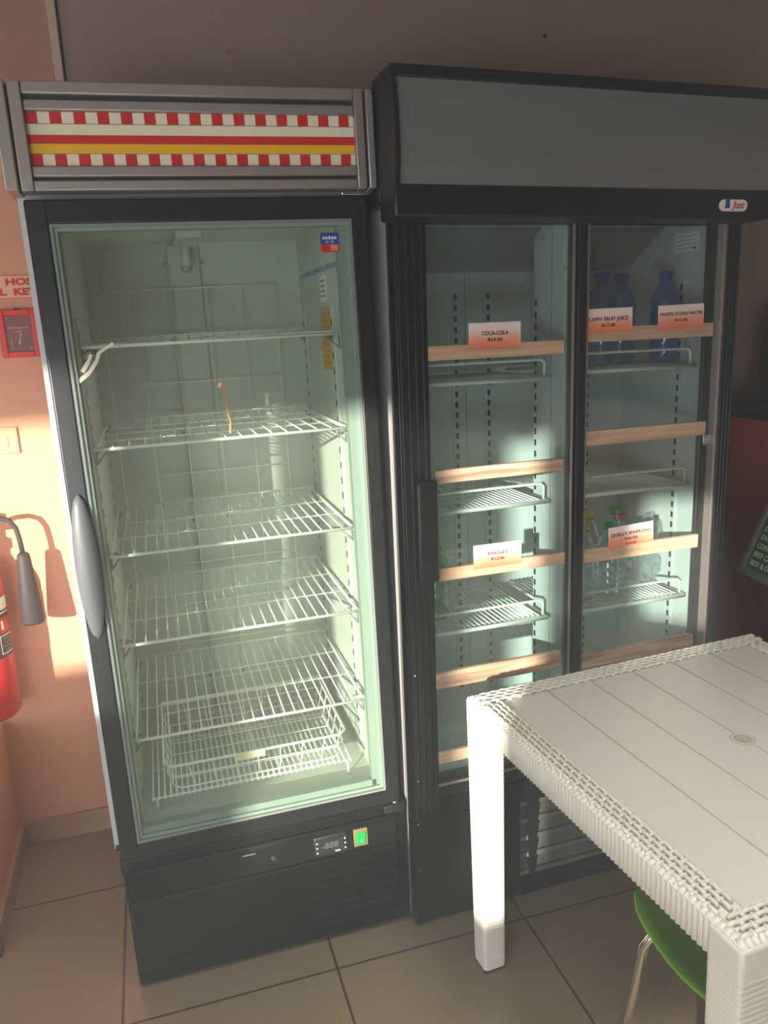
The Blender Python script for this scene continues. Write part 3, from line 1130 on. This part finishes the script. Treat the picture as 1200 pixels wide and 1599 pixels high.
card('orange ocean water price card R10.00 beside the silver door edge', .745, 1.480, .134, .058, .012, -.02, [("PAAN'S OCEAN WATER", .036, .0115, .124), ('R10.00', .0205, .0105, .036)])
card('pinkish sparkling water price card on the lower batten of the right door', .621, .945, .134, .055, .012, -.04, [("QUELL'S SPARKLING", .033, .0115, .118), ('WATER', .0185, .0105, .040), ('R10.00', .006, .008, .030)])

# ---------------------------------------------------------- bottles
def bottle_mesh(body, cap, h, r, style):
    root = bpy.data.objects.new('water_bottle', None)
    COL.objects.link(root)
    b = MB()
    nr = r * .40
    pr = [(r * .6, 0), (r * .92, .004), (r, .012)]
    nrib = 5
    z0, z1 = .014, h * .66
    for i in range(nrib * 4 + 1):
        t = i / (nrib * 4)
        pr.append((r - .0016 * (math.sin(t * nrib * 2 * math.pi) > 0), z0 + (z1 - z0) * t))
    for i in range(8):
        t = (i + 1) / 8
        pr.append((r + (nr - r) * (t ** 1.5), z1 + (h * .88 - z1) * t))
    pr.append((nr * .95, h * .93))
    pr.append((nr * .95, h * .955))
    b.lathe(pr, body, seg=20)
    b.build('bottle_body', root)
    b = MB()
    cr_ = nr * 1.22
    b.lathe([(cr_, h * .93), (cr_, h * .985), (cr_ * .92, h), (0, h)], cap, seg=18)
    b.lathe([(nr * 1.25, h * .905), (nr * 1.25, h * .915)], cap, seg=18)
    b.build('cap', root)
    return root
def copy_tree(o):
    c = o.copy(); COL.objects.link(c)
    for ch in o.children:
        d = ch.copy(); COL.objects.link(d); d.parent = c
        d.matrix_parent_inverse = ch.matrix_parent_inverse.copy()
    return c
def place(o, u, y, z, label, group, rz=0.0):
    o.matrix_world = MX2 @ Matrix.Translation((u, y, z)) @ Matrix.Rotation(rz, 4, 'Z')
    tag(o, label, 'bottle', group)
Gt = 'blue-capped water bottles on the top right shelf'
p = bottle_mesh('bottle_blue', 'cap_blue', .238, .040, 0)
place(p, .670, .24, 1.391, 'blue-capped bottle left of its twin behind the fruit juice price card', Gt)
q = copy_tree(p); place(q, .772, .30, 1.391, 'blue-capped bottle right of its twin behind the fruit juice price card', Gt, .6)
p2 = bottle_mesh('bottle_teal', 'cap_blue', .236, .038, 0)
place(p2, .815, .165, 1.391, 'bright blue tinted bottle behind the ocean water price card', Gt)
Gl = 'small bottles on the lower right shelf'
specs = [('cap_yellow', .641, .235, .226, 'small bottle with the taller yellow cap in the fridge'),
         ('cap_yellow', .580, .165, .212, 'small bottle with the yellow cap at the mullion edge'),
         ('cap_green', .740, .262, .222, 'small bottle with a green cap, the further of two'),
         ('cap_green', .658, .165, .208, 'small bottle with a green cap, the nearer of two'),
         ('cap_red', .806, .320, .182, 'small bottle with a pinkish red cap')]
for (c, u, y, h, lab) in specs:
    p = bottle_mesh('bottle_clear', c, h, .030, 0)
    place(p, u, y, .759, lab, Gl)
p = bottle_mesh('bottle_green', 'cap_orange', .225, .036, 0)
place(p, .150, .19, .761, 'green bottle with an orange cap behind the left sliding door', None)

# crumpled shrink film on the lower right shelf
b = MB()
rnd = random.Random(3)
for (cu0, cy, cz, sx, sy, sz) in ((.775, .185, .82, .048, .05, .055), (.80, .18, .90, .032, .036, .065)):
    r = bmesh.ops.create_icosphere(b.bm, subdivisions=3, radius=1)
    for v in r['verts']:
        k = 1 + rnd.uniform(-.22, .22)
        v.co = Vector((cu0 + v.co.x * sx * k, cy + v.co.y * sy * k, max(.762, cz + v.co.z * sz * k * 1.1)))
    b._set(list({f for v in r['verts'] for f in v.link_faces}), 'film')
o = b.build('shrink_wrap'); o.matrix_world = MX2
tag(o, 'crumpled clear plastic wrap beside the small bottles', 'plastic wrap')

# ================================================================== TABLE
MXT = frame_mx((.7809, -.1641, 0), .0676, 0)   # local: x along back edge, -y towards the camera
T = empty('plastic_table', MXT, 'square off-white rattan-look plastic table in front of the fridges', 'table')
TW, TD, TH = .812, .822, .700
rim = .062
# centre panel with plank grooves
b = MB()
b.box(rim, TW - rim, -TD + rim, -rim, TH - .022, TH - .004, 'plastic_top', .002)
n = 6
for i in range(1, n):
    u = rim + (TW - 2 * rim) * i / n
    b.box(u - .0016, u + .0016, -TD + rim, -rim, TH - .0042, TH - .0034, 'groove')
    b.tube([(u + .0024, -TD + rim, TH - .004), (u + .0024, -rim, TH - .004)], .0012, 'plastic_top', 5)
for i in range(1, 6):
    v = -rim - (TD - 2 * rim) * i / 6
    b.box(rim, TW - rim, v - .0006, v + .0006, TH - .0041, TH - .0038, 'groove_faint')
cx, cy = .403, -.405
b.lathe([(.021, 0), (.022, .0012), (.0195, .0024), (.018, .0008), (0, .0006)], 'plastic_top', (cx, cy, TH - .0045), 28)
b.lathe([(.0235, 0), (.0235, .0006)], 'groove', (cx, cy, TH - .0042), 28)
panel = b.build('table_panel', T)
# woven rim
b = MB()
b.box(.004, TW - .004, -TD + .004, -TD + rim, TH - .022, TH - .006, 'plastic', .001)
b.box(.004, TW - .004, -rim, -.004, TH - .022, TH - .006, 'plastic', .001)
b.box(.004, rim, -TD + rim, -rim, TH - .022, TH - .006, 'plastic', .001)
b.box(TW - rim, TW - .004, -TD + rim, -rim, TH - .022, TH - .006, 'plastic', .001)
def strand(b, c, ax, L_, w, h):
    """one rounded raised strand; ax 0: along x, 1: along y"""
    pts = []
    for t, k in ((-.5, .0), (-.36, .75), (-.12, 1), (.12, 1), (.36, .75), (.5, 0)):
        d = L_ * t
        pts.append((c[0] + (d if ax == 0 else 0), c[1] + (d if ax == 1 else 0), c[2] + h * k))
    b.tube(pts, [w * .42, w * .5, w * .5, w * .5, w * .5, w * .42], 'plastic', 6)
def weave(b, a0, a1, c0, c1, ax):
    """a: along the rim, c: across the rim"""
    pitch = .0245
    n_ = int((a1 - a0) / pitch)
    rows_n = 4
    for i in range(n_):
        for j in range(rows_n):
            a = a0 + pitch * (i + .5 + (.5 if j % 2 else 0))
            c = c0 + (c1 - c0) * (j + .5) / rows_n
            if a > a1 - .004:
                continue
            w = (c1 - c0) / rows_n * .62
            P = (a, c, TH - .0052) if ax == 0 else (c, a, TH - .0052)
            strand(b, P, ax, pitch * .80, w * 1.05, .0042)
            a2 = a + pitch * .5
            P2 = (a2, c, TH - .006) if ax == 0 else (c, a2, TH - .006)
            strand(b, P2, 1 - ax, (c1 - c0) / rows_n * 1.0, .0085, .0030)
weave(b, .012, TW - .012, -rim + .002, -.012, 0)
weave(b, .012, TW - .012, -TD + .012, -TD + rim - .002, 0)
weave(b, -TD + rim, -rim, .012, rim - .002, 1)
weave(b, -TD + rim, -rim, TW - rim + .002, TW - .012, 1)
b.build('woven_rim', T)
# apron with wrapped ribs
b = MB()
za = .640
b.box(.006, TW - .006, -.016, -.006, za, TH - .008, 'plastic'); b.box(.006, TW - .006, -TD + .006, -TD + .016, za, TH - .008, 'plastic')
b.box(.006, .016, -TD + .006, -.006, za, TH - .008, 'plastic'); b.box(TW - .016, TW - .006, -TD + .006, -.006, za, TH - .008, 'plastic')
pt = .0112
def rib(b, f, a, r=.0072):
    pts = [f(a, .0085, za), f(a, .0080, TH - .016), f(a, .0095, TH - .0105), f(a, .014, TH - .0085), f(a, .020, TH - .0095)]
    b.tube([pts[0], pts[1], pts[2], pts[3], pts[4]], r, 'plastic', 6)
for i in range(int((TW - .02) / pt)):
    a = .012 + pt * i
    rib(b, lambda a, d, z: (a, -d, z), a)
    rib(b, lambda a, d, z: (a, -TD + d, z), a)
for i in range(int((TD - .02) / pt)):
    a = -.012 - pt * i
    rib(b, lambda a, d, z: (d, a, z), a)
    rib(b, lambda a, d, z: (TW - d, a, z), a)
b.build('apron', T)
# smooth corner blocks + ribbed legs
def leg(cx, cy, w=.064):
    b = MB()
    def ringpts(hw, z):
        r = .009
        out = []
        for (sx, sy, a0) in ((1, 1, 0), (-1, 1, 90), (-1, -1, 180), (1, -1, 270)):
            for k in range(4):
                a = rad(a0 + 30 * k)
                out.append(b.bm.verts.new((cx + sx * (hw - r) + r * math.cos(a), cy + sy * (hw - r) + r * math.sin(a), z)))
        return out
    rings = []
    p = .0098
    z = .006
    hw = w / 2
    while z < .642:
        taper = hw - .003 + .004 * (z / .64)
        rings.append(ringpts(taper - .0016, z)); rings.append(ringpts(taper, z + p * .3)); rings.append(ringpts(taper, z + p * .7))
        z += p
    fs = []
    for i in range(len(rings) - 1):
        for j in range(16):
            k = (j + 1) % 16
            fs.append(b.bm.faces.new((rings[i][j], rings[i][k], rings[i + 1][k], rings[i + 1][j])))
    fs.append(b.bm.faces.new(rings[0][::-1])); fs.append(b.bm.faces.new(rings[-1]))
    b._set(fs, 'plastic', False)
    b.box(cx - hw - .0005, cx + hw + .0005, cy - hw - .0005, cy + hw + .0005, .630, TH - .007, 'plastic', .007, 3)
    o = b.build('leg', T)
    b = MB(); b.box(cx - hw + .005, cx + hw - .005, cy - hw + .005, cy + hw - .005, 0, .012, 'rubber', .002); b.build('foot_pad', o)
for (cx, cy) in ((.033, -.033), (TW - .033, -.033), (.033, -TD + .033), (TW - .033, -TD + .033)):
    leg(cx, cy)

# ================================================================== GREEN CHAIR under the table
MXC = Matrix.Translation((1.130, -.79, 0)) @ Matrix.Rotation(rad(3), 4, 'Z')   # local +y is the front of the seat
C = empty('shell_chair', MXC, 'lime green plastic shell chair with chrome legs tucked under the table', 'chair')
b = MB()
NU, NV = 16, 22
grid = []
for j in range(NV + 1):
    t = j / NV
    if t < .55:      # seat, front to back
        s = t / .55
        yy = .225 - .40 * s
        zz = .455 - .035 * math.sin(math.pi * min(1, s * 1.05)) - (.03 * (1 - s / .12) ** 2 if s < .12 else 0)
        hw = .20 + .025 * math.sin(math.pi * s)
        side = .030
    else:
        s = (t - .55) / .45
        a = s
        yy = -.175 - .09 * math.sin(a * math.pi / 2) - .03 * a
        zz = .435 + .40 * a * (a * .3 + .7)
        hw = .215 - .035 * a
        side = .05
    row = []
    for i in range(NU + 1):
        q_ = -1 + 2 * i / NU
        e = abs(q_) ** 3
        corner = 1.0
        if t < .1:
            corner = .80 + .20 * math.sin(t / .1 * math.pi / 2)
        if t > .92:
            corner = 1 - .25 * ((t - .92) / .08) ** 2
        xx = hw * q_ * corner
        if t < .55:
            row.append(b.bm.verts.new((xx, yy, zz + side * e)))
        else:
            row.append(b.bm.verts.new((xx, yy + side * e, zz)))
    grid.append(row)
fs = []
for j in range(NV):
    for i in range(NU):
        fs.append(b.bm.faces.new((grid[j][i], grid[j][i + 1], grid[j + 1][i + 1], grid[j + 1][i])))
b._set(fs, 'green_chair', True)
bmesh.ops.recalc_face_normals(b.bm, faces=b.bm.faces)
r = bmesh.ops.solidify(b.bm, geom=b.bm.faces[:], thickness=.006)
for f in b.bm.faces:
    f.smooth = True
b.build('seat_shell', C)
for (sx, sy) in ((-1, 1), (1, 1), (-1, -1), (1, -1)):
    b = MB()
    b.tube([(sx * .09, sy * .10, .405), (sx * .15, sy * .15, .405), (sx * .17, sy * .165, .395), (sx * .178, sy * .175, .37), (sx * .215, sy * .215, .012)], .0095, 'chrome', 10)
    lo = b.build('leg', C)
    b = MB(); b.lathe([(.012, 0), (.012, .014), (.010, .02)], 'rubber', (sx * .216, sy * .216, 0), 12); b.build('foot_cap', lo)
b = MB(); b.box(-.10, .10, -.10, .10, .402, .418, 'rubber', .004); b.build('seat_mount', C)

# ================================================================== LEFT WALL THINGS
WY = YB
# fire extinguisher
EX, EY = -.345, WY - .085
E_ = empty('fire_extinguisher', Matrix.Translation((EX, EY, 0)), 'red fire extinguisher with black discharge horn mounted on the peach wall', 'fire extinguisher')
b = MB()
R_ = .070
pr = [(0, .478), (R_ * .8, .480), (R_, .495), (R_, .86)]
for i in range(1, 9):
    a = i / 8 * math.pi / 2
    pr.append((R_ * (.35 + .65 * math.cos(a)), .86 + .07 * math.sin(a)))
pr.append((.020, .945))
b.lathe(pr, 'ext_red', seg=36)
cyl = b.build('cylinder', E_)
b = MB()
def arc_patch(b, a0, a1, z0, z1, r, m):
    n = 10
    for i in range(n):
        t0 = rad(a0 + (a1 - a0) * i / n); t1 = rad(a0 + (a1 - a0) * (i + 1) / n)
        b.quad([(r * math.cos(t0), r * math.sin(t0), z0), (r * math.cos(t1), r * math.sin(t1), z0), (r * math.cos(t1), r * math.sin(t1), z1), (r * math.cos(t0), r * math.sin(t0), z1)], m)
arc_patch(b, -110, -2, .665, .835, R_ + .0006, 'ext_label')
arc_patch(b, -110, -2, .800, .835, R_ + .0012, 'cream')
arc_patch(b, -110, -2, .790, .794, R_ + .0012, 'cream')
arc_patch(b, -40, -8, .735, .778, R_ + .0012, 'red')
arc_patch(b, -36, -30, .745, .770, R_ + .0018, 'white')
arc_patch(b, -44, -6, .675, .729, R_ + .0010, 'cream')
arc_patch(b, -42, -8, .678, .726, R_ + .0014, 'ext_label')
for k in range(4):
    arc_patch(b, -38 + (k % 2) * 5, -14, .716 - k * .011, .720 - k * .011, R_ + .0018, 'greyink')
b.build('label', cyl)['label'] = 'dark printed label with a red square'
b = MB()
b.lathe([(.018, .94), (.018, .965), (.024, .97), (.024, .995), (.014, 1.0), (.014, 1.03)], 'chrome', seg=16)
b.box(-.05, .035, -.010, .010, 1.02, 1.035, 'ext_black', .003); b.box(-.05, .02, -.010, .010, 1.055, 1.068, 'ext_black', .003)
b.build('valve', E_)
b = MB()
hose = [(.010, 0, .985), (.04, 0, 1.03), (.075, 0, 1.050), (.105, 0, 1.048), (.122, 0, 1.030), (.130, 0, .995), (.133, 0, .935)]
b.tube([(.010, 0, 1.04), (.05, 0, 1.052), (.085, 0, 1.053), (.112, 0, 1.042), (.126, 0, 1.018), (.131, 0, .985), (.1345, 0, .935)], .0068, 'ext_black', 10)
b.build('hose', E_)
b = MB()
b.lathe([(.0, .745), (.030, .742), (.032, .748), (.018, .93), (.016, .942), (.010, .948), (0, .948)], 'ext_black', (.134, 0, 0), 20)
b.build('discharge_horn', E_)['label'] = 'dark grey conical horn'
b = MB(); b.box(-.03, .03, .066, .085, .80, .86, 'ext_black', .002); b.build('wall_bracket', E_)

# wall sign
o = None
b = MB(); b.box(-.30, -.055, WY - .003, WY, 1.634, 1.694, 'pinkplate')
for (za_, zb_) in ((1.634, 1.6352), (1.6928, 1.694)):
    b.box(-.30, -.055, WY - .0034, WY - .003, za_, zb_, 'redink')
o = b.build('wall_sign'); tag(o, 'pale sign with red FIRE HOSE REEL KEY lettering on the wall', 'sign')
text_mesh('lettering', 'FIRE  HOSE', .024, 'redink', o, (-.162, WY - .0036, 1.6765), width=.165, bold=.0011)
text_mesh('lettering', 'REEL  KEY', .024, 'redink', o, (-.162, WY - .0036, 1.6505), width=.150, bold=.0011)
# key box
b = MB()
kx0, kx1, kz0, kz1 = -.194, -.098, 1.478, 1.604
ring(b, kx0, kx1, kz0, kz1, .015, WY - .026, WY, 'box_red', .002)
b.box(kx0 + .014, kx1 - .014, WY - .020, WY - .002, kz0 + .014, kz1 - .014, 'box_face')
o = b.build('key_box'); tag(o, 'small red emergency key box below the red lettered sign', 'key box')
text_mesh('lettering', 'EMERGENCY', .0085, 'pinkplate', o, ((kx0 + kx1) / 2, WY - .0206, 1.556), width=.052)
text_mesh('lettering', 'KEY', .0085, 'pinkplate', o, ((kx0 + kx1) / 2, WY - .0206, 1.546), width=.016)
for (u, z) in ((kx0 + .020, kz1 - .022), (kx1 - .022, kz0 + .024)):
    b = MB(); b.lathe([(.002, 0), (.0016, .001)], 'white', (u, WY - .0202, z), 8, axis='Y'); b.build('screw', o)
b = MB()
b.tube([(kx0 + .026, WY - .022, 1.535), (kx0 + .029, WY - .022, 1.500)], .0011, 'pinkplate', 5)
b.build('hammer_chain', o)
b = MB()
b.tube([(kx0 + .050, WY - .023, 1.530), (kx0 + .046, WY - .023, 1.512)], .0014, 'white', 6)
b.tube([(kx0 + .054, WY - .023, 1.542), (kx0 + .051, WY - .023, 1.533)], .001, 'white', 6)
b.build('key', o)['label'] = 'small pale key'
b = MB(); b.box((kx0 + kx1) / 2 - .004, (kx0 + kx1) / 2 + .004, WY - .018, WY - .01, kz1, kz1 + .004, 'ink'); b.build('latch', o)
# faded wall plate
b = MB(); b.box(-.262, -.190, WY - .007, WY, 1.215, 1.290, 'peach', .003); b.box(-.236, -.216, WY - .009, WY - .006, 1.235, 1.262, 'peach', .002)
o = b.build('wall_switch'); tag(o, 'peach-painted switch plate on the wall above the extinguisher', 'light switch')
b = MB()
for (u, z) in ((.482, 2.268), (.605, 2.313), (1.446, 2.35)):
    pass
for (u, z) in ((.482, 2.268), (.605, 2.313), (1.446, 2.35)):
    b = MB(); b.lathe([(.006, 0), (.005, .003), (.002, .003), (.002, .0005), (0, .0005)], 'brown' if u < 1 else 'hole', (u, WY, z), 12, axis='Y')
    o = b.build('wall_plug')
    lab = {0.482: 'plugged screw hole high on the wall, leftmost and lowest', .605: 'plugged screw hole high on the wall, between the two others', 1.446: 'dark screw hole in the wall above the wide fridge header'}[u]
    tag(o, lab, 'wall plug', 'screw holes in the back wall')

# ================================================================== RIGHT SIDE: counter, board, appliance
b = MB()
b.box(2.05, 2.60, -1.6, WY - .002, 0.0, 1.165, 'orange')
o = b.build('serving_counter'); tag(o, 'orange painted counter with a dark top right of the black fridge', 'counter')
b = MB(); b.box(2.02, 2.63, -1.62, WY - .002, 1.165, 1.195, 'worktop', .004); w_ = b.build('worktop', o); w_['label'] = 'dark worktop'
# appliance on the counter
A_ = empty('kitchen_appliance', Matrix.Translation((2.165, .40, 1.196)), 'black rounded appliance standing on the dark counter top', 'appliance')
b = MB(); b.lathe([(.0, 0), (.11, .0), (.115, .02), (.105, .04), (.11, .20), (.10, .25), (.06, .28), (0, .285)], 'black', seg=28); b.build('appliance_body', A_)
b = MB(); b.lathe([(.018, .28), (.016, .295), (.02, .31), (0, .315)], 'black_matt', seg=16); b.build('lid_knob', A_)
# tilted menu board on a stand
Pc = Vector((1.80, .184, .752)); Qc = Vector((1.779, .036, .752)); Rc = Vector((1.90, .191, .979))
ex = (Qc - Pc).normalized()
ey = (Rc - Pc); ey = (ey - ex * ey.dot(ex)).normalized()
ez = ex.cross(ey)
MXM = Matrix(((ex.x, -ez.x, ey.x, Pc.x), (ex.y, -ez.y, ey.y, Pc.y), (ex.z, -ez.z, ey.z, Pc.z), (0, 0, 0, 1)))
mb = empty('menu_board', MXM, 'green menu board with pale lettering in a grey frame, tilted beside the orange counter', 'sign')
b = MB()
BW, BH = .42, .50
b.box(0.01, BW - .01, 0, .008, .01, BH - .01, 'menu_green')
pn = b.build('board_face', mb)
b = MB(); ring(b, 0, BW, 0, BH, .020, -.006, .012, 'menu_frame', .003); ring(b, .020, BW - .020, .020, BH - .020, .003, -.003, .004, 'alu'); b.build('board_frame', mb)
for k, s in enumerate(['BEEF & ONION', 'BEEF CHILLI', 'CORNISH', 'SAUSAGE', 'STEAK', 'PIE', 'PIES']):
    text_mesh('lettering', s, .0215, 'menu_text', pn, (.036, -.0012, .042 + k * .0262), align='LEFT', bold=.0004)
inv = MXM.inverted()
def wp(x, y, z):
    return inv @ Vector((x, y, z))
ctr = Vector((BW / 2, .02, .2))
cw = MXM @ ctr
b = MB(); b.tube([ctr, wp(cw.x + .03, cw.y, cw.z - .05), wp(cw.x + .03, cw.y, .02)], .012, 'menu_frame', 10)
b.lathe([(.001, 0), (.001, .001)], 'menu_frame', (ctr.x, ctr.y, ctr.z), 6)
b.build('stand_pole', mb)
b = MB(); b.lathe([(.13, 0), (.13, .008), (.02, .018), (.014, .02)], 'menu_frame', (0, 0, 0), 28)
bo = b.build('stand_base', mb)
bo.matrix_world = Matrix.Translation((cw.x + .03, cw.y, 0.0))

for o in bpy.data.objects:
    if o.type == 'MESH' and o.parent is None and 'kind' not in o and 'category' not in o:
        print('UNTAGGED', o.name)

HAZE = 0.034  # scattering volume added to lift the blacks like veiling glare
if HAZE > 0:
    b = MB(); b.box(XL - .3, XR + .3, YF - .3, YB + .3, -.3, ZC + .3, 'white')
    hz = b.build('dusty_air')
    hm = bpy.data.materials.new('dusty_air'); hm.use_nodes = True
    nt = hm.node_tree; nt.nodes.clear()
    out = nt.nodes.new('ShaderNodeOutputMaterial'); vs_ = nt.nodes.new('ShaderNodeVolumeScatter')
    vs_.inputs['Density'].default_value = HAZE
    vs_.inputs['Color'].default_value = (.92, 1, .97, 1)
    nt.links.new(vs_.outputs[0], out.inputs['Volume'])
    hz.data.materials.clear(); hz.data.materials.append(hm)
    hz['kind'] = 'stuff'; hz['label'] = 'faint sunlit haze in the air of the room'; hz['category'] = 'haze'
